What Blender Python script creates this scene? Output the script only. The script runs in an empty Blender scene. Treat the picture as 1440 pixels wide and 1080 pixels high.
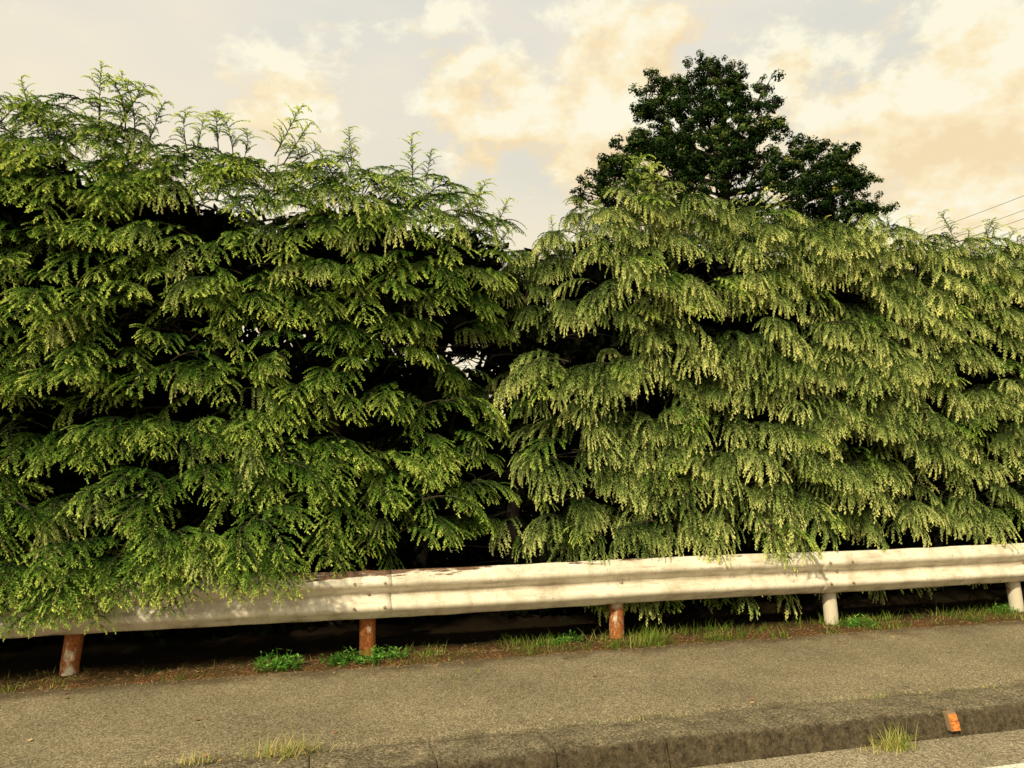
import bpy, math, random
from mathutils import Vector, Matrix, noise, Euler
R=random.Random(7)
scene=bpy.context.scene
scene.view_settings.view_transform='Standard'
try: scene.view_settings.look='None'
except Exception: pass
scene.view_settings.exposure=0

# ------------------------------------------------------------ helpers
def interp(x,xs,ys):
    if x<=xs[0]: return ys[0]
    for i in range(1,len(xs)):
        if x<=xs[i]:
            t=(x-xs[i-1])/(xs[i]-xs[i-1]); return ys[i-1]+(ys[i]-ys[i-1])*t
    return ys[-1]
def sstep(a,b,x):
    t=max(0,min(1,(x-a)/(b-a))); return t*t*(3-2*t)
def new_obj(name,verts,faces,mats,midx=None,attrs=None,smooth=False,parent=None,link=True):
    me=bpy.data.meshes.new(name); me.from_pydata([tuple(v) for v in verts],[],faces)
    for m in mats: me.materials.append(m)
    if midx: me.polygons.foreach_set('material_index',midx)
    if attrs:
        for k,vals in attrs.items():
            a=me.attributes.new(k,'FLOAT','POINT'); a.data.foreach_set('value',vals)
    if smooth: me.polygons.foreach_set('use_smooth',[True]*len(me.polygons))
    me.update()
    ob=bpy.data.objects.new(name,me)
    if link: scene.collection.objects.link(ob)
    if parent: ob.parent=parent
    return ob
def empty(name):
    e=bpy.data.objects.new(name,None); scene.collection.objects.link(e); e.empty_display_size=.2; return e

class NT:
    def __init__(s,mat_name):
        s.m=bpy.data.materials.new(mat_name); s.m.use_nodes=True
        s.t=s.m.node_tree; s.n=s.t.nodes; s.l=s.t.links
        s.b=s.n['Principled BSDF']; s.out=s.n['Material Output']
        s.tc=s.n.new('ShaderNodeTexCoord'); s.obj=s.tc.outputs['Object']
    def node(s,t,**k):
        x=s.n.new(t)
        for a,b in k.items(): setattr(x,a,b)
        return x
    def noise(s,scale,detail=4,rough=.55,vec=None,dist=0):
        x=s.n.new('ShaderNodeTexNoise'); x.inputs['Scale'].default_value=scale
        x.inputs['Detail'].default_value=detail; x.inputs['Roughness'].default_value=rough
        x.inputs['Distortion'].default_value=dist
        s.l.new(vec or s.obj,x.inputs['Vector']); return x.outputs['Fac']
    def voro(s,scale):
        x=s.n.new('ShaderNodeTexVoronoi'); x.inputs['Scale'].default_value=scale; s.l.new(s.obj,x.inputs['Vector'])
        b=s.n.new('ShaderNodeRGBToBW'); s.l.new(x.outputs['Color'],b.inputs[0]); return b.outputs[0]
    def mapping(s,scale):
        x=s.n.new('ShaderNodeMapping'); x.inputs['Scale'].default_value=scale
        s.l.new(s.obj,x.inputs['Vector']); return x.outputs[0]
    def ramp(s,fac,stops):
        x=s.n.new('ShaderNodeValToRGB'); cr=x.color_ramp
        while len(cr.elements)<len(stops): cr.elements.new(.5)
        for e,(p,c) in zip(cr.elements,stops):
            e.position=p; e.color=(c[0],c[1],c[2],1) if hasattr(c,'__len__') else (c,c,c,1)
        s.l.new(fac,x.inputs[0]); return x.outputs[0]
    def mix(s,fac,a,b,mode='MIX'):
        x=s.n.new('ShaderNodeMix'); x.data_type='RGBA'; x.blend_type=mode
        for sock,v in ((x.inputs[0],fac),(x.inputs[6],a),(x.inputs[7],b)):
            if isinstance(v,bpy.types.NodeSocket): s.l.new(v,sock)
            elif hasattr(v,'__len__'): sock.default_value=(v[0],v[1],v[2],1)
            else: sock.default_value=v
        return x.outputs[2]
    def math(s,op,a,b=0,c=None):
        x=s.n.new('ShaderNodeMath'); x.operation=op
        for i,v in enumerate((a,b) if c is None else (a,b,c)):
            if isinstance(v,bpy.types.NodeSocket): s.l.new(v,x.inputs[i])
            else: x.inputs[i].default_value=v
        return x.outputs[0]
    def attr(s,name):
        x=s.n.new('ShaderNodeAttribute'); x.attribute_name=name; return x.outputs['Fac']
    def rnd(s): return s.n.new('ShaderNodeObjectInfo').outputs['Random']
    def color(s,c): 
        if isinstance(c,bpy.types.NodeSocket): s.l.new(c,s.b.inputs['Base Color'])
        else: s.b.inputs['Base Color'].default_value=(c[0],c[1],c[2],1)
    def bump(s,h,strength=.5,dist=.01):
        x=s.n.new('ShaderNodeBump'); x.inputs['Strength'].default_value=strength; x.inputs['Distance'].default_value=dist
        s.l.new(h,x.inputs['Height']); s.l.new(x.outputs[0],s.b.inputs['Normal'])
    def rough(s,r): s.b.inputs['Roughness'].default_value=r
    def spec(s,v): s.b.inputs['Specular IOR Level'].default_value=v

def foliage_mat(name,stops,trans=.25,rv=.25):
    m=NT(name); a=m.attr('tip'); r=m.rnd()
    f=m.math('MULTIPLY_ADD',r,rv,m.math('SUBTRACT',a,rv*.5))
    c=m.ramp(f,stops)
    d=m.node('ShaderNodeBsdfDiffuse'); m.l.new(c,d.inputs[0])
    if trans<=0:
        m.l.new(d.outputs[0],m.out.inputs[0]); return m.m
    tr=m.node('ShaderNodeBsdfTranslucent'); m.l.new(c,tr.inputs[0])
    mx=m.node('ShaderNodeMixShader'); mx.inputs[0].default_value=trans
    m.l.new(d.outputs[0],mx.inputs[1]); m.l.new(tr.outputs[0],mx.inputs[2]); m.l.new(mx.outputs[0],m.out.inputs[0])
    return m.m
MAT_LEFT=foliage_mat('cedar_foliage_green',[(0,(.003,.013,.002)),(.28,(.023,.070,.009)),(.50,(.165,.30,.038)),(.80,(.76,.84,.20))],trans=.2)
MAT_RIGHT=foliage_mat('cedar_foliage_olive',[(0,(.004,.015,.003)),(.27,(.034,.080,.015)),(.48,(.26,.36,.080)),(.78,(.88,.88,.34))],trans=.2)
MAT_INNER=foliage_mat('cedar_foliage_inner',[(0,(.003,.004,.002)),(.6,(.006,.008,.003)),(1,(.012,.015,.005))],trans=0)  # dead interior growth, darkened further to paint in the hedge's inner shade
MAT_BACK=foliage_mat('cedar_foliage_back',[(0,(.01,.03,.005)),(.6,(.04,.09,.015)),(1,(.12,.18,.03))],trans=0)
MAT_TREE=foliage_mat('dark_tree_leaves',[(0,(.005,.012,.004)),(.38,(.022,.046,.012)),(.68,(.085,.13,.028)),(1,(.46,.31,.05))],trans=0,rv=.6)
MAT_GRASS=foliage_mat('grass_blades',[(0,(.05,.10,.012)),(.5,(.18,.28,.035)),(1,(.60,.50,.18))],trans=.3)
MAT_WEED=foliage_mat('weed_leaves',[(0,(.03,.12,.015)),(.5,(.12,.32,.04)),(1,(.32,.58,.11))],trans=.3)
m=NT('cedar_bark'); m.color(m.ramp(m.noise(30,5,vec=m.mapping((1,1,.2))),[(.3,(.010,.007,.004)),(.7,(.035,.025,.016))])); m.rough(.95); m.bump(m.noise(40,5,vec=m.mapping((1,1,.2))),.8,.02); MAT_BARK=m.m
m=NT('cedar_twig'); m.color((.035,.026,.010)); m.rough(.9); MAT_TWIG=m.m

# ------------------------------------------------------------ foliage sprays
class MB:
    def __init__(s): s.v=[];s.f=[];s.m=[];s.a=[]
    def tri(s,a,b,c,t,mi=0,t2=None):
        i=len(s.v); s.v+= [a,b,c]; s.f.append((i,i+1,i+2)); s.m.append(mi); s.a+=[t,t,t if t2 is None else t2]
    def quad(s,a,b,c,d,t,mi=0):
        i=len(s.v); s.v+=[a,b,c,d]; s.f.append((i,i+1,i+2,i+3)); s.m.append(mi); s.a+=[t]*4
    def tube(s,pts,r0,r1,mi=1,sides=4,t=0):
        base=len(s.v);n=len(pts)
        for i,p in enumerate(pts):
            d=(pts[min(i+1,n-1)]-pts[max(i-1,0)]).normalized()
            u=d.cross(Vector((0.13,.2,.97))); 
            if u.length<.05: u=d.cross(Vector((1,0,0)))
            u.normalize(); w=d.cross(u); r=r0+(r1-r0)*i/(n-1)
            for k in range(sides):
                an=2*math.pi*k/sides; s.v.append(p+u*math.cos(an)*r+w*math.sin(an)*r); s.a.append(t)
        for i in range(n-1):
            for k in range(sides):
                a=base+i*sides+k;b=base+i*sides+(k+1)%sides
                s.f.append((a,b,b+sides,a+sides)); s.m.append(mi)
def grow(p,d,L,n,g):
    pts=[p.copy()]; d=d.normalized(); p=p.copy()
    for i in range(n):
        p+=d*(L/n); pts.append(p.copy()); d=(d+Vector((0,0,-g))).normalized()
    return pts
def along(pts,s):
    x=s*(len(pts)-1); i=min(int(x),len(pts)-2); return pts[i].lerp(pts[i+1],x-i),(pts[i+1]-pts[i]).normalized()
def rv3(rr): return Vector((rr.uniform(-1,1),rr.uniform(-1,1),rr.uniform(-1,1)))
def needles(mb,pts,L,step,nl,tip0,tip1,rr,wd=.0034,k=2):
    n=max(2,int(L/step))
    for i in range(n):
        s=(i+rr.random())/n; p,t=along(pts,s)
        for _ in range(k):
            d=(t*rr.uniform(.5,1.0)+rv3(rr)*.9).normalized()
            l=nl*rr.uniform(.7,1.2)*(1-.35*s)
            sd=d.cross(rv3(rr)).normalized()*wd
            tv=tip0+(tip1-tip0)*s+rr.uniform(-.08,.08)
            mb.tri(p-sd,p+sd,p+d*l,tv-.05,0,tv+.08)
def secondary(mb,p,d,L,g,tipb,rr,tl=1.0):
    pts=grow(p,d,L,7,g)
    mb.tube(pts[:5],.0028,.0015,1,3)
    needles(mb,pts,L,.011,.020,tipb,tipb+.45,rr,.004,2)
    n=int(L/.016); side=1
    for j in range(1,n):
        s=j/n; q,t=along(pts,s); side=-side
        u=t.cross(Vector((0,0,1)))
        if u.length<.3: u=d.cross(Vector((0,0,1)))
        if u.length<.05: u=Vector((1,0,0))
        u.normalize()
        dd=(t*1.0+u*side*rr.uniform(.45,.85)+Vector((0,0,rr.uniform(-.15,.2)))).normalized()
        l=rr.uniform(.028,.05)*(1-.6*s)*tl
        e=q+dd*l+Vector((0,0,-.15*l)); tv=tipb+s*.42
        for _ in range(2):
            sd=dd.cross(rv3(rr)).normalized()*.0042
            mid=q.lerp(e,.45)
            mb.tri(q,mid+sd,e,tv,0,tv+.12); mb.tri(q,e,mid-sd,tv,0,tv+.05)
        needles(mb,[q,e],l,.014,.014,tv,tv+.15,rr,.0034,2)
def spray(name,seed,L,rise,g,g2,mat,upright=False,gap=.034,sl=.29,tl=1.0):
    rr=random.Random(seed); mb=MB()
    d0=Vector((rr.uniform(-.1,.1),-1,rise))
    if upright: d0=Vector((rr.uniform(-.3,.3),rr.uniform(-.5,.1),1))
    ax=grow(Vector((0,0,0)),d0,L,10,g)
    mb.tube(ax,.007,.0015,1,4)
    n=int(L/gap); side=1
    for j in range(3,n+1):
        s=j/n; q,t=along(ax,min(s,.999)); side=-side
        u=t.cross(Vector((0,0,1)))
        if upright or u.length<.1:
            an=rr.uniform(0,6.28); u=Vector((math.cos(an),math.sin(an),0))
        u.normalize()
        spread=rr.uniform(.5,1.3)
        dd=t*rr.uniform(.5,1.1)+u*side*spread+Vector((0,0,rr.uniform(-.1,.35)))
        env=math.sin(math.pi*min(1,(.22+.72*s)))**.6 if not upright else (1-.5*s)*rr.uniform(.5,1.2)
        l=sl*max(.35,env)*rr.uniform(.6,1.3)
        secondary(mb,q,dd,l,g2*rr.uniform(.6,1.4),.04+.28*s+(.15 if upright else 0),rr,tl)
    secondary(mb,ax[6],(ax[7]-ax[6]),L*.45,g2*.7,.36,rr,tl)
    return new_obj(name,mb.v,mb.f,[mat,MAT_TWIG],mb.m,{'tip':mb.a},link=False)
def blob(name,seed,n,rad,s0,s1,mat,flat=1):
    rr=random.Random(seed); mb=MB()
    for i in range(n):
        d=Vector((rr.gauss(0,1),rr.gauss(0,1),rr.gauss(0,flat))).normalized()
        p=d*rad*rr.random()**.5
        nn=(d+Vector((rr.uniform(-.8,.8),rr.uniform(-.8,.8),rr.uniform(0,1)))).normalized()
        u=nn.cross(rv3(rr)).normalized(); w=nn.cross(u)
        l=rr.uniform(s0,s1); b=l*.5
        mb.quad(p-u*l,p-w*b,p+u*l,p+w*b,.25+rr.uniform(-.2,.25)+d.z*.25)
    return new_obj(name,mb.v,mb.f,[mat],mb.m,{'tip':mb.a},link=False)
def make_col(name,objs):
    c=bpy.data.collections.new(name)
    for o in objs: c.objects.link(o)
    return c
sp=[]
for i in range(4): sp.append(spray('spray_a%d'%i,10+i,.50+.05*i,.60,.16,.18,MAT_LEFT,sl=.25,tl=1.05))
for i in range(4): sp.append(spray('spray_b%d'%i,30+i,.55+.05*i,.50,.17,.42,MAT_RIGHT,gap=.028,sl=.28,tl=.9))
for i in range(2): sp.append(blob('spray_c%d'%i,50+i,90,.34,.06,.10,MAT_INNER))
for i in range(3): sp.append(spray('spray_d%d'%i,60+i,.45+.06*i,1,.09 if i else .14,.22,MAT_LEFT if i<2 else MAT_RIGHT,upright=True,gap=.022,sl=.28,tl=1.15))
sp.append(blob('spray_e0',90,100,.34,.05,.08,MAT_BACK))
SPRAYS=make_col('cedar_sprays',sp)
# index: 0-3 left, 4-7 right, 8-9 inner, 10-12 upright, 13 back

def instancer(name,pts,col,parent=None):
    me=bpy.data.meshes.new(name); me.from_pydata([p[0] for p in pts],[],[])
    a=me.attributes.new('irot','FLOAT_VECTOR','POINT'); a.data.foreach_set('vector',[c for p in pts for c in p[1]])
    a=me.attributes.new('iscl','FLOAT','POINT'); a.data.foreach_set('value',[p[2] for p in pts])
    a=me.attributes.new('iidx','INT','POINT'); a.data.foreach_set('value',[p[3] for p in pts])
    ob=bpy.data.objects.new(name,me); scene.collection.objects.link(ob)
    if parent: ob.parent=parent
    ng=bpy.data.node_groups.new(name+'_gn','GeometryNodeTree')
    ng.interface.new_socket('Geometry',in_out='INPUT',socket_type='NodeSocketGeometry')
    ng.interface.new_socket('Geometry',in_out='OUTPUT',socket_type='NodeSocketGeometry')
    N=ng.nodes; Lk=ng.links
    gi=N.new('NodeGroupInput'); go=N.new('NodeGroupOutput'); ip=N.new('GeometryNodeInstanceOnPoints')
    ci=N.new('GeometryNodeCollectionInfo'); ci.inputs['Collection'].default_value=col
    ci.inputs['Separate Children'].default_value=True; ci.inputs['Reset Children'].default_value=True
    def na(n,t):
        x=N.new('GeometryNodeInputNamedAttribute'); x.data_type=t; x.inputs['Name'].default_value=n; return x.outputs[0]
    e=N.new('FunctionNodeEulerToRotation'); Lk.new(na('irot','FLOAT_VECTOR'),e.inputs[0])
    Lk.new(gi.outputs[0],ip.inputs['Points']); Lk.new(ci.outputs[0],ip.inputs['Instance'])
    ip.inputs['Pick Instance'].default_value=True
    Lk.new(na('iidx','INT'),ip.inputs['Instance Index']); Lk.new(e.outputs[0],ip.inputs['Rotation'])
    Lk.new(na('iscl','FLOAT'),ip.inputs['Scale']); Lk.new(ip.outputs[0],go.inputs[0])
    md=ob.modifiers.new('foliage','NODES'); md.node_group=ng
    return ob

# ------------------------------------------------------------ hedge shape
def xg(z): return interp(z,[.5,1.8,2.45,3.0,3.4,3.8],[1.66,1.64,1.58,1.95,2.05,2.1])
def gw(z): return interp(z,[.5,1.2,2.3,2.8,3.2,3.8],[.10,.17,.22,.16,.17,.10])
def ztop(x): return interp(x,[-4,-2,-1.55,-1.25,0,.9,1.45,1.8,2.1,2.3,2.6,4,4.8,7,14],
                           [4.30,4.20,4.22,4.03,4.01,3.90,3.78,3.56,3.52,3.80,3.92,3.90,3.86,3.74,3.65])
def yfront(x,z):
    g=x-xg(z); w=.30 if g>0 else .62
    y=6.10+.82*math.exp(-(g/w)**2)
    y+=.30*noise.noise(Vector((x*.9,z*1.1,3)))+.14*noise.noise(Vector((x*2.1,z*2.3,8)))
    y-=.42*sstep(1.7,.75,z)*sstep(.35,-.5,x)+.06*sstep(1.3,.9,z)*sstep(1.6,2.2,x)*sstep(4,3,x)
    zt=ztop(x); k=max(0,(z-(zt-.55))/.55); y+=.34*k*k
    return y
def inhole(x,z):
    return ((x-1.50)/.30)**2+((z-2.45)/.30)**2<1 or ((x-1.72)/.22)**2+((z-1.85)/.25)**2<1
def zbot(x): return interp(x,[-4,-.4,.1,.9,2,3,8],[.74,.76,.95,1.0,.93,.95,.96])
pts=[]
x0,x1=-3.3,9.0
for ti in range(16):
    tz=.245*ti
    x=x0
    while x<x1:
        x+=R.uniform(.055,.13)*(1 if x<7.2 else 1.8)
        zb=zbot(x); zt=ztop(x)
        zz=zb+tz+.32*noise.noise(Vector((x*.75,ti*3.1,1)))+.10*noise.noise(Vector((x*2.5,ti*5.1,1)))+R.gauss(0,.05)
        if zz>zt-.06 or zz<zb-.15: continue
        g=x-xg(zz)
        if abs(g)<gw(zz) and R.random()<.92: continue
        hole=noise.noise(Vector((x*1.2,zz*2.2,20)))
        if hole>.32 and R.random()<.75: continue
        yf=yfront(x,zz)+R.gauss(0,.08)
        sc=R.uniform(.65,1.15)
        if abs(g)<.45: sc*=.82
        yaw=R.gauss(0,.5)
        if g<0 and g>-.8: yaw+=.4
        if g>0 and g<.5: yaw-=.4
        idx=R.randrange(4) if (x<1.7)==(R.random()<.92) else 4+R.randrange(4)
        pts.append(((x,yf+.48*sc*math.cos(yaw),zz-.02),(R.gauss(.05,.16),R.gauss(0,.16),yaw),sc,idx))
# foliage reaching over the rail at the left
for i in range(64):
    x=R.uniform(-3.2,-.25); lo=sstep(-.6,-1.5,x)
    pts.append(((x,6.10-.05*lo+R.uniform(-.05,.08),R.uniform(.70,.84)-.05*lo),(R.gauss(.05+.14*lo,.09),R.gauss(0,.14),R.gauss(0,.4)),R.uniform(.85,1.02)+.03*lo,R.randrange(4)))
# top surface
x=x0
while x<x1:
    x+=.075 if x<7.2 else .15
    zt=ztop(x)
    for k in range(2):
        y=yfront(x,zt-.3)+(R.uniform(.2,.7) if k else R.uniform(.5,1.4))
        idx=R.randrange(4) if x<1.7 else 4+R.randrange(4)
        pts.append(((x+R.uniform(-.05,.05),y,zt-.14+R.gauss(0,.05)),(R.gauss(.10,.25),R.gauss(0,.25),R.uniform(-1.6,1.6)),R.uniform(.6,1.0),idx))
    if R.random()<.4:
        y=yfront(x,zt-.1)+R.uniform(.05,.5)
        pts.append(((x,y,zt-.2+R.gauss(0,.04)),(R.gauss(.35,.35),R.gauss(0,.45),R.uniform(-3,3)),R.uniform(.35,.7),10+R.randrange(2) if x<3 else 12))
# long leader shoots sticking out of the trimmed top
for (lx,h) in [(-2.1,.6),(-1.62,.85),(-1.5,1.05),(-1.42,.9),(-1.36,1.0),(-1.30,.8),(-.98,.75),(-.90,.6),(-.74,.8),(-.64,.8),(-.56,.6),(-.32,.9),(-.26,.8),(-.2,.7),(.15,.55),(.28,.6),(.78,.75),(.9,.6),(1.32,.7),(1.40,.7),(1.6,.65),(2.70,.7),(2.78,.85),(2.88,.7),(4.1,.5),(4.3,.45)]:
    pts.append(((lx,yfront(lx,3.5)+R.uniform(.2,.4),ztop(lx)-.13),(R.gauss(.15,.2),R.gauss(0.10,.35),R.uniform(-.8,.8)),h,10+R.randrange(2) if lx<3 else 12))
# second greener shell deeper
for i in range(320):
    x=R.uniform(x0,x1-1); zt=ztop(x); zz=R.uniform(zbot(x)-.05,zt-.2)
    g=x-xg(zz)
    if abs(g)<.34: continue
    pts.append(((x,yfront(x,zz)+.66+R.uniform(0,.25),zz),(R.gauss(0,.3),R.gauss(0,.3),R.gauss(0,.8)),R.uniform(.7,1.1),(R.randrange(4) if x<1.7 else 4+R.randrange(4))))
# dead inner growth, near black: shade inside the hedge put into its colour
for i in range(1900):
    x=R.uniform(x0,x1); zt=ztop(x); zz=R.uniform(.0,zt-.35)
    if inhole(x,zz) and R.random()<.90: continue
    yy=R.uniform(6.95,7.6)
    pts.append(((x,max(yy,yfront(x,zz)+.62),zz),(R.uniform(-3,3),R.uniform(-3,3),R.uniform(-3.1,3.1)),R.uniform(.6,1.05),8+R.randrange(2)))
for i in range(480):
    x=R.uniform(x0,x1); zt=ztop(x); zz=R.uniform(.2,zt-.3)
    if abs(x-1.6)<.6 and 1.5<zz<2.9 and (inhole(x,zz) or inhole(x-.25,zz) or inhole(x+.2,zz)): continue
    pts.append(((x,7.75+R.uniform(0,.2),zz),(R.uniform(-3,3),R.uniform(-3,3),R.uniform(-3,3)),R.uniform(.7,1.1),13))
# low sprays hanging below the rail, at the hedge foot
for i in range(46):
    x=R.choice([R.uniform(1.9,3.6),R.uniform(2.0,2.8),R.uniform(4,6.5),R.uniform(3.0,3.6)])
    pts.append(((x,6.62+R.uniform(-.1,.1),.36+R.uniform(-.08,.08)),(R.gauss(0,.15),R.gauss(0,.15),R.gauss(0,.6)),R.uniform(.6,.85),R.randrange(8)))
hedge=empty('cedar_hedge')
instancer('foliage',pts,SPRAYS,hedge)
mb=MB()
x=-3.2
while x<9.0:
    p=Vector((x,7.15+R.uniform(-.12,.12),-.05)); L=ztop(x)-.3
    tp=[p+Vector((R.uniform(-.04,.04)*k,R.uniform(-.04,.04)*k,L*k/6)) for k in range(7)]
    mb.tube(tp,.075,.025,0,8)
    for j in range(22):
        s=R.uniform(.08,1); q,_=along(tp,s); an=R.uniform(-math.pi,0) if R.random()<.75 else R.uniform(0,math.pi)
        d=Vector((math.cos(an),math.sin(an),R.uniform(-.1,.35)))
        bpz=grow(q,d,R.uniform(.5,.9),6,R.uniform(.02,.09))
        mb.tube(bpz,.013,.004,0,5)
        for k in range(5):
            q2,t2=along(bpz,R.uniform(.2,.95))
            d2=t2+Vector((R.uniform(-1,1),R.uniform(-1,1),R.uniform(-.5,.5)))
            mb.tube(grow(q2,d2,R.uniform(.15,.4),4,.08),.004,.0015,0,3)
    x+=R.uniform(.65,.95)
new_obj('trunks_and_limbs',mb.v,mb.f,[MAT_BARK],smooth=True,parent=hedge)

# ------------------------------------------------------------ dark tree behind
LC=make_col('leaf_clusters',[blob('leaf_cluster_%d'%i,100+i,80,.15,.026,.05,MAT_TREE,.6) for i in range(4)])
TB=Vector((6.26,10.78,0)); TR=Vector((.9686,-.2487,0)); TF=Vector((.2487,.9686,0))
lobes=[(-.18,0,7.66,.30),(.20,.2,7.60,.30),(-.50,0,7.38,.34),(-.98,.1,7.42,.26),(-1.20,0,7.10,.26),(.74,-.1,7.42,.20),(.92,.0,7.20,.18),(.40,.1,7.10,.34),(-.05,-.1,7.15,.36),(-.75,0,6.98,.3),
(-.75,-.3,6.65,.40),(-.2,-.3,6.72,.40),(-1.38,.1,6.5,.30),(-1.0,.2,6.55,.3),(-.4,.5,6.3,.45),(.55,-.35,6.60,.30),(1.0,.2,6.32,.30),(.25,.1,6.2,.38),(-1.80,0,6.05,.30),(-1.35,-.4,6.0,.38),(-.8,-.5,6.1,.38),(-.3,-.6,6.05,.40),(.35,-.5,5.85,.38),(1.0,-.4,5.80,.38),(1.50,.1,6.36,.24),(1.92,0,6.3,.20),(1.6,-.2,5.90,.32),(2.15,.1,5.88,.24),(1.9,.1,6.0,.2),(-2.12,.1,5.72,.28),(-1.7,-.3,5.6,.42),(-.7,.3,5.4,.5),(.4,.4,5.3,.5),(1.3,.3,5.25,.5),(2.22,0,5.40,.28),(1.85,0,5.25,.35),(2.0,.1,4.9,.4),(.1,-.6,6.45,.32),(-.5,-.6,5.6,.45),(.9,-.6,5.4,.42),(1.6,-.4,5.4,.38),(-1.1,-.6,5.5,.4),(-.3,-.2,6.95,.3),
(-1.3,0,4.8,.65),(0,-.5,4.7,.75),(1.2,0,4.6,.75),(0,.6,4.0,.8),(-1,.2,3.8,.7),(1.1,-.2,3.7,.7)]
lp=[]; tmb=MB()
trunk=[TB+Vector((0,0,0)),TB+Vector((.05,0,2)),TB+Vector((-.05,.05,4)),TB+Vector((0,0,5.5)),TB+Vector((.03,0,6.7)),TB+Vector((0,0,7.6))]
tmb.tube(trunk,.18,.02,0,10)
for (u,f,z,r) in lobes:
    c=TB+TR*u+TF*f+Vector((0,0,z))
    hs=max(.25,min(.95,(z-1.2)/7.6)); q,_=along(trunk,hs*.92)
    mid=q.lerp(c,.5)+Vector((0,.1,-.15))
    tmb.tube([q,mid,c],.032,.008,0,6)
    for k in range(7):
        e=c+Vector((R.gauss(0,1),R.gauss(0,1),R.gauss(0,.8))).normalized()*r*.9
        tmb.tube([mid.lerp(c,R.uniform(.5,1)),e.lerp(c,.4)+Vector((0,0,-.03)),e],.010,.003,0,4)
    nn=int(88*(r/.40)**2) if z>5 else int(30*(r/.40)**2)
    for i in range(nn):
        d=Vector((R.gauss(0,1),R.gauss(0,1),R.gauss(0,1)+.15)).normalized()
        rr_=r*(R.uniform(.4,1.1) if R.random()<.82 else R.uniform(1.1,1.5))
        p=c+Vector((d.x*rr_,d.y*rr_,d.z*rr_*.85))
        if noise.noise(p*3.2+Vector((5,2,1)))>.17: continue
        lp.append((tuple(p),(R.uniform(-.5,.5),R.uniform(-.5,.5),R.uniform(-3,3)),R.uniform(.35,.75),R.randrange(4)))
tree=empty('dark_evergreen_tree')
new_obj('trunk',tmb.v,tmb.f,[MAT_BARK],smooth=True,parent=tree)
instancer('crown',lp,LC,tree)

# ------------------------------------------------------------ ground, road, sidewalk
def speckle(name,dark,mid,light,s=105,lo=.72,hi=1.12,big=1.2):
    m=NT(name)
    v1=m.voro(s); v2=m.voro(s*1.9); f2=m.noise(big,6,.6); f3=m.noise(14,5,.65)
    c=m.ramp(v1,[(.12,dark),(.5,mid),(.90,light)])
    c=m.mix(.5,c,m.ramp(v2,[(.2,dark),(.5,mid),(.85,light)]))
    c=m.mix(1,c,m.ramp(f2,[(.3,lo),(.7,hi)]),'MULTIPLY')
    c=m.mix(1,c,m.ramp(f3,[(.3,.90),(.7,1.06)]),'MULTIPLY')
    m.rough(.95); m.spec(.15); m.bump(v1,.5,.004); return m,c
m,c=speckle('asphalt_sidewalk',(.055,.043,.024),(.17,.14,.082),(.51,.43,.27),s=120)
sep=m.node('ShaderNodeSeparateXYZ'); m.l.new(m.obj,sep.inputs[0])
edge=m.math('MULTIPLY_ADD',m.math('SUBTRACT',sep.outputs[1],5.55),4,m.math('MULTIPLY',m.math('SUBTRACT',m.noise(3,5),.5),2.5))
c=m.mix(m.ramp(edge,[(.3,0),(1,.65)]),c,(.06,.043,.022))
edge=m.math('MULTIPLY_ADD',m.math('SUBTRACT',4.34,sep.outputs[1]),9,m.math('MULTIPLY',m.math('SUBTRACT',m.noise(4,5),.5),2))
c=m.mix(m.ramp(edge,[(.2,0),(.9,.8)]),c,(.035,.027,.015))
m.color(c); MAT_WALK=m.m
m,c=speckle('asphalt_road',(.07,.056,.034),(.21,.175,.11),(.56,.48,.33)); m.color(c); MAT_ROAD=m.m
m,c=speckle('kerb_concrete',(.05,.039,.022),(.17,.138,.082),(.44,.37,.235),90,.6,1.25,5)
sep=m.node('ShaderNodeSeparateXYZ'); m.l.new(m.obj,sep.inputs[0])
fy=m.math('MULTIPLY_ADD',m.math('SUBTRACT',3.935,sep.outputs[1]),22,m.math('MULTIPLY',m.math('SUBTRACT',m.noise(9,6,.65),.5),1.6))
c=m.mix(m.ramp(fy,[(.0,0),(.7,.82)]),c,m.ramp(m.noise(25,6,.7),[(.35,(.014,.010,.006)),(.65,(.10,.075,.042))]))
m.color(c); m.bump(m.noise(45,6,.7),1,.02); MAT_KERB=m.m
m=NT('soil_litter')
f1=m.noise(90,5,.7); f2=m.noise(5,5)
c=m.ramp(f1,[(.36,(.02,.012,.006)),(.5,(.12,.062,.026)),(.66,(.36,.19,.08))])
c=m.mix(m.ramp(f2,[(.4,0),(.65,1)]),c,(.07,.055,.02))
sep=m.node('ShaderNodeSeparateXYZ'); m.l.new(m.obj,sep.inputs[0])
c=m.mix(m.ramp(m.math('SUBTRACT',sep.outputs[1],6.0),[(.0,0),(.30,.93)]),c,(.008,.006,.003))  # painted shade: soil goes near black under the hedge
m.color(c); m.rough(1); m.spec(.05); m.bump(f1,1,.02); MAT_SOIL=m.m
m=NT('field_ground'); m.color(m.ramp(m.noise(.8,6),[(.3,(.04,.045,.015)),(.7,(.10,.085,.035))])); m.rough(1); MAT_FIELD=m.m
m=NT('white_line_paint'); m.color(m.ramp(m.noise(60,5,.7),[(.35,(.25,.22,.16)),(.5,(.72,.68,.58))])); m.rough(.8); MAT_LINE=m.m

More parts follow.
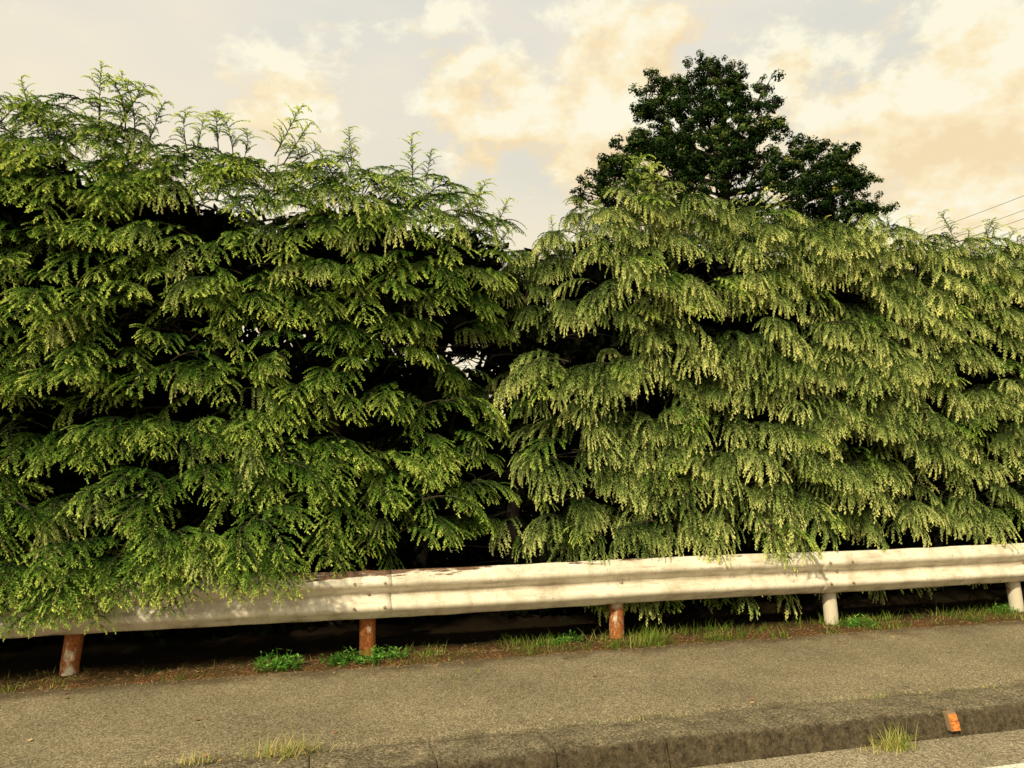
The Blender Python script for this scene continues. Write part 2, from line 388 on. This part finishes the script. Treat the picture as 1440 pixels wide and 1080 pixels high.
ys=[-600,-60,4.0,4.05,60,600]; zsr=[-.135,-.135,-.135,-.03,-.03,-.03]
gv=[];gf=[]
for xx in (-600,-60,60,600):
    for y,zz in zip(ys,zsr): gv.append((xx,y,zz))
for i in range(3):
    for j in range(5):
        a=i*6+j; gf.append((a,a+6,a+7,a+1))
new_obj('ground',gv,gf,[MAT_FIELD])
def grid(name,x0,x1,y0,y1,nx,ny,zf,mat,smooth=True):
    v=[];f=[]
    for i in range(nx+1):
        for j in range(ny+1):
            x=x0+(x1-x0)*i/nx;y=y0+(y1-y0)*j/ny; v.append((x,y,zf(x,y)))
    for i in range(nx):
        for j in range(ny):
            a=i*(ny+1)+j; f.append((a,a+ny+1,a+ny+2,a+1))
    return new_obj(name,v,f,[mat],smooth=smooth)
grid('road',-60,60,-3.5,3.86,200,20,lambda x,y:-.125+.004*noise.noise(Vector((x,y,0))),MAT_ROAD)
def walk(x,y):
    z=.006*noise.noise(Vector((x*.8,y*1.2,5)))
    e=sstep(4.33,4.24,y); z-=e*.02
    return z
grid('sidewalk',-30,30,4.235,6.0,600,40,walk,MAT_WALK)
def soil(x,y):
    e=5.80+.05*noise.noise(Vector((x*1.7,0,2)))+.035*noise.noise(Vector((x*7,0,9)))
    z=-.03+.055*sstep(e-.03,e+.12,y)+.02*noise.noise(Vector((x*3,y*3,1)))*sstep(e,e+.2,y)+.010*noise.noise(Vector((x*14,y*14,4)))
    return z+.04*sstep(6.2,7.0,y)
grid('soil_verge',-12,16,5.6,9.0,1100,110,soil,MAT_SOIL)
grid('road_edge_line',-60,60,3.28,3.43,200,1,lambda x,y:-.1165+.004*noise.noise(Vector((x,y,0))),MAT_LINE)

kv=[];kf=[]
prof=[(3.850,-.16),(3.857,-.125),(3.893,-.015),(3.908,.003),(3.93,.008),(4.20,.006),(4.232,-.004),(4.24,-.03),(4.24,-.16)]
x=-9.58
while x<20:
    L=.595; dz=R.uniform(-.006,.006); dy=R.uniform(-.005,.005); b=len(kv); n=len(prof); ns=30
    for i in range(ns+1):
        xx=x+L*i/ns; ed=1 if i in(0,ns) else 0
        for k,(y,z) in enumerate(prof):
            w=0.008*noise.noise(Vector((xx*9,k*.7,3)))+.006*noise.noise(Vector((xx*34,k*1.3,5)))
            if k in(2,3) and noise.noise(Vector((xx*5,1,9)))>.3: w+=.008
            kv.append((xx,y+dy+w+(.003 if ed and k<4 else 0),z+dz+(w*.6 if 1<k<7 else 0)-(.003 if ed and 1<k<8 else 0)))
    for i in range(ns):
        for k in range(n-1):
            a=b+i*n+k; kf.append((a,a+n,a+n+1,a+1))
    kf.append(tuple(b+k for k in range(n))); kf.append(tuple(b+ns*n+k for k in reversed(range(n))))
    x+=.60
new_obj('kerb',kv,kf,[MAT_KERB],smooth=False)

# ------------------------------------------------------------ guard rail
D=6.09
m=NT('guardrail_paint')
sep=m.node('ShaderNodeSeparateXYZ'); m.l.new(m.obj,sep.inputs[0]); Z=sep.outputs[2]
streak=m.noise(9,5,.6,vec=m.mapping((1,1,.12))); blot=m.noise(3.5,6,.7,vec=m.mapping((.5,1,1.6))); fine=m.noise(55,5,.7)
horiz=m.noise(14,6,.7,vec=m.mapping((.22,1,2.2)))
c=m.ramp(m.noise(2.5,5),[(.3,(.60,.54,.41)),(.7,(.78,.72,.58))])
c=m.mix(m.ramp(streak,[(.46,0),(.70,.60)]),c,(.38,.31,.20))
c=m.mix(m.ramp(horiz,[(.54,0),(.70,.65)]),c,(.28,.21,.13))
c=m.mix(m.ramp(blot,[(.56,0),(.68,.35)]),c,(.30,.23,.14))
c=m.mix(m.ramp(fine,[(.60,0),(.67,.85)]),c,(.20,.095,.035))
rustx=m.attr('rust')
topm=m.math('ADD',m.math('MULTIPLY',m.math('SUBTRACT',horiz,.58),6.0),m.math('ADD',m.math('MULTIPLY',rustx,1.1),m.math('MULTIPLY',m.math('SUBTRACT',Z,.635),22)))
topm=m.math('MULTIPLY',topm,m.ramp(Z,[(.575,0),(.60,1)]))
c=m.mix(m.ramp(topm,[(.30,0),(.62,.95)]),c,m.ramp(fine,[(.35,(.025,.015,.01)),(.62,(.16,.07,.03))]))
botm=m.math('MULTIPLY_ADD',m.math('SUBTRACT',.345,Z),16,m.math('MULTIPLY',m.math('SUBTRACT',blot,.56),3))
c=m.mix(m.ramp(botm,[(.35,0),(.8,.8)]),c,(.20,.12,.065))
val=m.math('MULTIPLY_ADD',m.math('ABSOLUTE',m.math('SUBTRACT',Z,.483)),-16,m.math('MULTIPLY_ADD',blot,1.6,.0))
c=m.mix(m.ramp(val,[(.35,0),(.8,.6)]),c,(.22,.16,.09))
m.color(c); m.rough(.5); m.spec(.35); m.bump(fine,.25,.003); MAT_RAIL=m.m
m=NT('rusty_post_paint')
b1=m.noise(7,6,.7,vec=m.mapping((1,1,.5))); fine=m.noise(60,5,.7)
rust=m.ramp(fine,[(.3,(.12,.035,.012)),(.55,(.34,.115,.03)),(.75,(.50,.22,.07))])
c=m.mix(m.ramp(m.math('MULTIPLY_ADD',m.attr('clean'),.28,b1),[(.54,0),(.62,1)]),rust,(.60,.53,.40))
m.color(c); m.rough(.85); m.spec(.2); m.bump(fine,.5,.004); MAT_POST=m.m

rail=empty('guard_rail')
def beam(name,xa,xb,dy):
    prof=[(.030,.148),(.012,.168),(.0,.175),(-.008,.170),(-.022,.150),(-.062,.118),(-.074,.102),(-.078,.088),(-.074,.072),(-.060,.056),(-.018,.022),(-.010,.0),(-.018,-.022),(-.060,-.056),(-.074,-.072),(-.078,-.088),(-.074,-.102),(-.062,-.118),(-.022,-.150),(-.008,-.170),(.0,-.175),(.012,-.168),(.030,-.148)]
    nx=int((xb-xa)/.06); n=len(prof); v=[];f=[];ra=[]
    for i in range(nx+1):
        x=xa+(xb-xa)*i/nx
        wob=.012*noise.noise(Vector((x*.8,0,1)))+.006*noise.noise(Vector((x*4,0,1))); wz=.010*noise.noise(Vector((x*.5,4,1)))
        for (y,z) in prof:
            v.append((x,D-.075+dy+y+wob,.483+z*1.0+wz+.0035*noise.noise(Vector((x*6,z*20,7)))))
            ra.append(sstep(-.5,.1,x)*sstep(1.5,1.0,x)+.25*sstep(3.2,2.4,x))
    for i in range(nx):
        for k in range(n-1):
            a=i*n+k; f.append((a,a+1,a+n+1,a+n))
    o=new_obj(name,v,f,[MAT_RAIL],attrs={'rust':ra},smooth=True,parent=rail)
    s=o.modifiers.new('t','SOLIDIFY'); s.thickness=.004
    return o
posts=[-1.565+2*i for i in range(-3,8)]
k=0
for i in range(0,len(posts)-2,2):
    xa=posts[i]-.16; xb=posts[i+2]+.16
    beam('beam_%d'%k,xa,xb,-.005*(k%2)); k+=1
mb=MB()
def box(mb,x0,x1,y0,y1,z0,z1,mi,slope=0,t=0):
    vs=[Vector((a,b+ (slope if c==z1 else 0),c)) for a in(x0,x1) for b in(y0,y1) for c in(z0,z1)]
    for q in((0,1,3,2),(4,6,7,5),(0,4,5,1),(2,3,7,6),(0,2,6,4),(1,5,7,3)): mb.quad(*[vs[j] for j in q],t,mi)
for i,px in enumerate(posts):
    ln=[0,0,0,.045,.0,.0,-.03,-.05,0,0,0][i]; rb=.060
    cl=[.2,.1,.3,.12,-.1,.15,.5,.7,.5,.5,.5][i]
    mb.tube([Vector((px-ln*.6,D+.03,-.2)),Vector((px-ln*.3,D+.03,.1)),Vector((px+ln*.3,D+.03,.35)),Vector((px+ln,D+.03,.63)),Vector((px+ln,D+.03,.635))],rb,rb,0,20,t=cl)
    c0=len(mb.v); mb.v.append(Vector((px+ln,D+.03,.645))); mb.a.append(cl)
    for k in range(20):
        mb.f.append((c0-20+k,c0-20+(k+1)%20,c0)); mb.m.append(0)
    box(mb,px-.035,px+.035,D-.085,D-.02,.40,.56,0,t=cl)
o=new_obj('posts',mb.v,mb.f,[MAT_POST],attrs={'clean':mb.a},smooth=False,parent=rail)
m=NT('bolt_metal'); m.color(m.ramp(m.noise(80,3),[(.4,(.14,.06,.03)),(.6,(.4,.33,.22))])); m.rough(.6); MAT_BOLT=m.m
mb=MB()
def bolt(x,y,z,r=.014):
    mb.tube([Vector((x,y,z)),Vector((x,y-.006,z)),Vector((x,y-.012,z))],r,r*.7,0,8)
    c0=len(mb.v); mb.v.append(Vector((x,y-.016,z))); mb.a.append(0)
    for k in range(8): mb.f.append((c0-8+k,c0-8+(k+1)%8,c0)); mb.m.append(0)
for i,px in enumerate(posts):
    bolt(px,D-.088,.483,.016)
    if i%2==0:
        for dx in(-.11,.11):
            for dz in(-.088,.088): bolt(px+dx,D-.158,.483+dz,.012)
new_obj('bolts',mb.v,mb.f,[MAT_BOLT],parent=rail)

# ------------------------------------------------------------ kerb reflector (orange plate)
m=NT('orange_reflector'); m.color(m.ramp(m.noise(50,4),[(.35,(.40,.10,.02)),(.6,(.75,.26,.05))])); m.rough(.5); MAT_OR=m.m
m=NT('reflector_body'); m.color((.22,.15,.08)); m.rough(.8); MAT_RB=m.m
mb=MB()
box(mb,3.545,3.605,3.846,3.91,-.09,.003,1,.03)
box(mb,3.550,3.600,3.840,3.852,-.085,-.04,0,.01)
box(mb,3.550,3.600,3.856,3.869,-.036,-.004,0,.01)
new_obj('kerb_reflector',mb.v,mb.f,[MAT_OR,MAT_RB],mb.m)

# ------------------------------------------------------------ grass, weeds, litter
mb=MB()
def tuft(x,y,z,n,h,spread,dry=.5):
    for i in range(n):
        an=R.uniform(0,6.28); b=Vector((x+R.gauss(0,spread),y+R.gauss(0,spread*.5),z))
        d=Vector((math.cos(an)*R.uniform(.1,1.2),math.sin(an)*R.uniform(.1,1.2),1)); L=h*R.uniform(.5,1.2)
        p=grow(b,d,L,4,R.uniform(.1,.45)); w=Vector((-math.sin(an),math.cos(an),0))*.0024
        t=dry+R.uniform(-.25,.25)
        for k in range(4):
            s0=1-k/4;s1=1-(k+1)/4
            mb.quad(p[k]-w*s0,p[k]+w*s0,p[k+1]+w*max(.05,s1),p[k+1]-w*max(.05,s1),t)
tuft(-.09,4.23,0,180,.13,.09,.8); tuft(-.5,4.25,0,60,.07,.06,.8); tuft(3.12,3.80,-.125,190,.15,.05,.7); tuft(3.05,3.78,-.125,50,.07,.08,.95)
tuft(-1.9,5.85,0,40,.09,.05,.5); tuft(.85,5.95,.02,70,.11,.07,.5); tuft(.95,5.4,0,25,.05,.10,.6)
def patchy(xa,xb,n,h0,h1,c0,c1):
    for i in range(n):
        x=R.uniform(xa,xb); y=R.uniform(5.82,6.2)
        if noise.noise(Vector((x*1.6,2,7)))<-.05 and R.random()<.7: continue
        tuft(x,y,.01,R.randint(8,40),R.uniform(h0,h1),.06,R.uniform(c0,c1))
patchy(1.5,3.4,110,.05,.16,.1,.7); patchy(3.3,8.5,160,.05,.14,.1,.7); patchy(-4,1.4,70,.03,.10,.2,.9)
for i in range(24):
    tuft(R.uniform(-1,8),4.24,0,R.randint(5,14),R.uniform(.02,.05),.05,R.uniform(.4,.9))
new_obj('roadside_grass',mb.v,mb.f,[MAT_GRASS],mb.m,{'tip':mb.a})
mb=MB()
def weed(x,y,n,rad,h):
    for i in range(n):
        an=R.uniform(0,6.28); r=rad*R.random()**.6
        b=Vector((x+math.cos(an)*r,y+math.sin(an)*r*.45,.01)); hh=h*R.uniform(.3,1)*(1-.4*r/rad)
        st=grow(b,Vector((R.uniform(-.6,.6),R.uniform(-.6,.6),1)),hh,3,.05)
        mb.tube(st,.0025,.001,0,3,t=.3)
        for k in range(7):
            q,_=along(st,R.uniform(.2,.99)); a2=R.uniform(0,6.28)
            u=Vector((math.cos(a2),math.sin(a2),R.uniform(-.2,.6))).normalized(); w=u.cross(Vector((0,0,1))).normalized()
            l=R.uniform(.025,.055)
            mb.quad(q,q+u*l*.5+w*l*.14,q+u*l,q+u*l*.5-w*l*.14,R.uniform(0,1))
weed(-.20,5.92,60,.18,.18); weed(.26,5.93,45,.17,.14); weed(.52,5.93,55,.21,.15); weed(4.6,5.98,40,.20,.12); weed(2.0,6.1,25,.14,.12); weed(6.3,6.1,30,.2,.12)
new_obj('green_weeds',mb.v,mb.f,[MAT_WEED],mb.m,{'tip':mb.a})
m=NT('dead_needles'); m.color(m.ramp(m.attr('tip'),[(0,(.05,.025,.01)),(.5,(.24,.115,.045)),(1,(.55,.40,.19))])); m.rough(.9); MAT_DEAD=m.m
mb=MB()
for i in range(9000):
    x=R.uniform(-4,9); y=5.78+abs(R.gauss(0,.18)); 
    if R.random()<.12: y=5.8-abs(R.gauss(0,.12))
    z=max(soil(x,y),walk(x,y) if y<6 else -1)+.004
    an=R.uniform(0,3.14); l=R.uniform(.012,.04); u=Vector((math.cos(an),math.sin(an),R.uniform(-.1,.25)))*l; w=Vector((-math.sin(an),math.cos(an),0))*R.uniform(.0012,.003)
    p=Vector((x,y,z)); mb.quad(p-w,p+u-w*.4,p+u+w*.4,p+w,R.random())
for i in range(420):
    x=R.uniform(-3,8); y=R.choice([R.uniform(4.3,5.8),R.uniform(4.25,4.4),R.uniform(5.5,5.8)]); an=R.uniform(0,6.28); l=R.uniform(.005,.02)
    if R.random()<.06: l=.035
    u=Vector((math.cos(an),math.sin(an),.15))*l; w=Vector((-math.sin(an),math.cos(an),0))*l*.4
    p=Vector((x,y,walk(x,y)+.004)); mb.quad(p,p+u*.5+w,p+u,p+u*.5-w,R.uniform(.2,1))
new_obj('fallen_litter',mb.v,mb.f,[MAT_DEAD],mb.m,{'tip':mb.a})

# ------------------------------------------------------------ power lines and poles
m=NT('cable_black'); m.color((.10,.08,.06)); m.rough(.6); MAT_CABLE=m.m
m=NT('pole_concrete'); m.color(m.ramp(m.noise(6,5),[(.3,(.2,.18,.15)),(.7,(.32,.29,.24))])); m.rough(.9); MAT_POLE=m.m
def upole(x,y):
    mb=MB(); mb.tube([Vector((x,y,-.1)),Vector((x,y,6)),Vector((x,y,11.8))],.17,.10,0,14)
    for z in(10.9,10.1,9.2):
        box(mb,x-.8,x+.8,y-.04,y+.04,z-.12,z-.04,0)
        for dx in(-.7,0.25,.7): mb.tube([Vector((x+dx,y,z-.04)),Vector((x+dx,y,z+.03)),Vector((x+dx,y,z+.1))],.04,.03,0,8)
    return new_obj('utility_pole',mb.v,mb.f,[MAT_POLE],mb.m)
upole(24.65,45); upole(24.65,3)
mb=MB()
for (dx,z) in[(-.7,11.0),(.7,11.0),(-.7,10.2),(.25,10.2),(.25,9.3)]:
    p=[]
    for i in range(25):
        s=i/24; p.append(Vector((24.65+dx,45-42*s,z-.9*4*s*(1-s)*.5)))
    mb.tube(p,.008,.008,0,6)
new_obj('power_lines',mb.v,mb.f,[MAT_CABLE])

# ------------------------------------------------------------ world + sun
SUN=Vector((-.54,-.58,.62)).normalized()
w=bpy.data.worlds.new('World'); scene.world=w; w.use_nodes=True
t=w.node_tree; N=t.nodes; Lk=t.links
for n in list(N): N.remove(n)
out=N.new('ShaderNodeOutputWorld'); bg=N.new('ShaderNodeBackground'); bg.inputs[1].default_value=.15
sky=N.new('ShaderNodeTexSky'); sky.sky_type='NISHITA'; sky.sun_disc=False
sky.sun_elevation=math.asin(SUN.z); sky.sun_rotation=math.atan2(SUN.x,SUN.y); sky.dust_density=4
Lk.new(sky.outputs[0],bg.inputs[0])
tc=N.new('ShaderNodeTexCoord'); G=tc.outputs['Generated']
def wm(op,a,b=0,c=None):
    x=N.new('ShaderNodeMath'); x.operation=op
    for i,v in enumerate((a,b) if c is None else (a,b,c)):
        if isinstance(v,bpy.types.NodeSocket): Lk.new(v,x.inputs[i])
        else: x.inputs[i].default_value=v
    return x.outputs[0]
def wnoise(scale,det,rough,loc=(0,0,0),sc=(1,1,1),dist=0):
    mp=N.new('ShaderNodeMapping'); mp.inputs['Location'].default_value=loc; mp.inputs['Scale'].default_value=sc; Lk.new(G,mp.inputs[0])
    x=N.new('ShaderNodeTexNoise'); x.inputs['Scale'].default_value=scale; x.inputs['Detail'].default_value=det; x.inputs['Roughness'].default_value=rough
    x.inputs['Distortion'].default_value=dist; Lk.new(mp.outputs[0],x.inputs['Vector']); return x.outputs['Fac']
def wramp(f,stops):
    x=N.new('ShaderNodeValToRGB'); cr=x.color_ramp
    while len(cr.elements)<len(stops): cr.elements.new(.5)
    for e,(p,c) in zip(cr.elements,stops):
        e.position=p; e.color=(c[0],c[1],c[2],1) if hasattr(c,'__len__') else (c,c,c,1)
    Lk.new(f,x.inputs[0]); return x.outputs[0]
def wmix(f,a,b):
    x=N.new('ShaderNodeMix'); x.data_type='RGBA'
    for s,v in((x.inputs[0],f),(x.inputs[6],a),(x.inputs[7],b)):
        if isinstance(v,bpy.types.NodeSocket): Lk.new(v,s)
        elif hasattr(v,'__len__'): s.default_value=(*v,1)
        else: s.default_value=v
    return x.outputs[2]
sx=N.new('ShaderNodeSeparateXYZ'); Lk.new(G,sx.inputs[0])
bias=wm('MULTIPLY_ADD',sx.outputs[0],.20,-.048)
n0=wnoise(6.5,7,.62,(2.3,.9,1.2),(1,1,1.5)); n1=wnoise(6.5,5,.60,(2.3,.9,1.25),(1,1,1.5))
cum=wm('ADD',n0,bias)
cmask=wramp(cum,[(.475,0),(.555,1)])
shade=wm('SUBTRACT',n0,n1)
cumcol=wramp(wm('MULTIPLY_ADD',shade,3.0,.5),[(.22,(.93,.74,.46)),(.5,(1.0,.86,.57)),(.72,(1.0,.95,.74))])
hazen=wnoise(1.8,4,.6,(4,2,1),(1,1,2.5))
haze=wramp(hazen,[(.35,(.70,.72,.66)),(.52,(.86,.81,.69)),(.68,(.98,.88,.68))])
zr=wramp(sx.outputs[2],[(.12,(1,1,1)),(.50,(0,0,0))])
haze=wmix(zr,haze,(1.0,.86,.60))
col=wmix(cmask,haze,cumcol)
bg2=N.new('ShaderNodeBackground'); Lk.new(col,bg2.inputs[0]); bg2.inputs[1].default_value=1.0
ms=N.new('ShaderNodeMixShader'); Lk.new(wm('MULTIPLY_ADD',cmask,.06,.92),ms.inputs[0])
Lk.new(bg.outputs[0],ms.inputs[1]); Lk.new(bg2.outputs[0],ms.inputs[2]); Lk.new(ms.outputs[0],out.inputs[0])
w.cycles.sampling_method='MANUAL'; w.cycles.sample_map_resolution=256

sl=bpy.data.lights.new('sun','SUN'); sl.energy=5.0; sl.angle=math.radians(2.5); sl.color=(1,.88,.62)
so=bpy.data.objects.new('sun',sl); scene.collection.objects.link(so); so.rotation_euler=SUN.to_track_quat('Z','Y').to_euler(); so.location=SUN*30

# ------------------------------------------------------------ camera
cd=bpy.data.cameras.new('camera'); cd.sensor_width=36; cd.lens=27.5; cd.clip_end=3000; cd.clip_start=.05
co=bpy.data.objects.new('camera',cd); scene.collection.objects.link(co)
co.matrix_world=Matrix.Translation((0,0,1.45))@Matrix.Rotation(math.radians(-14.4),4,'Z')@Matrix.Rotation(math.radians(95.7),4,'X')@Matrix.Rotation(math.radians(-.45),4,'Z')
scene.camera=co
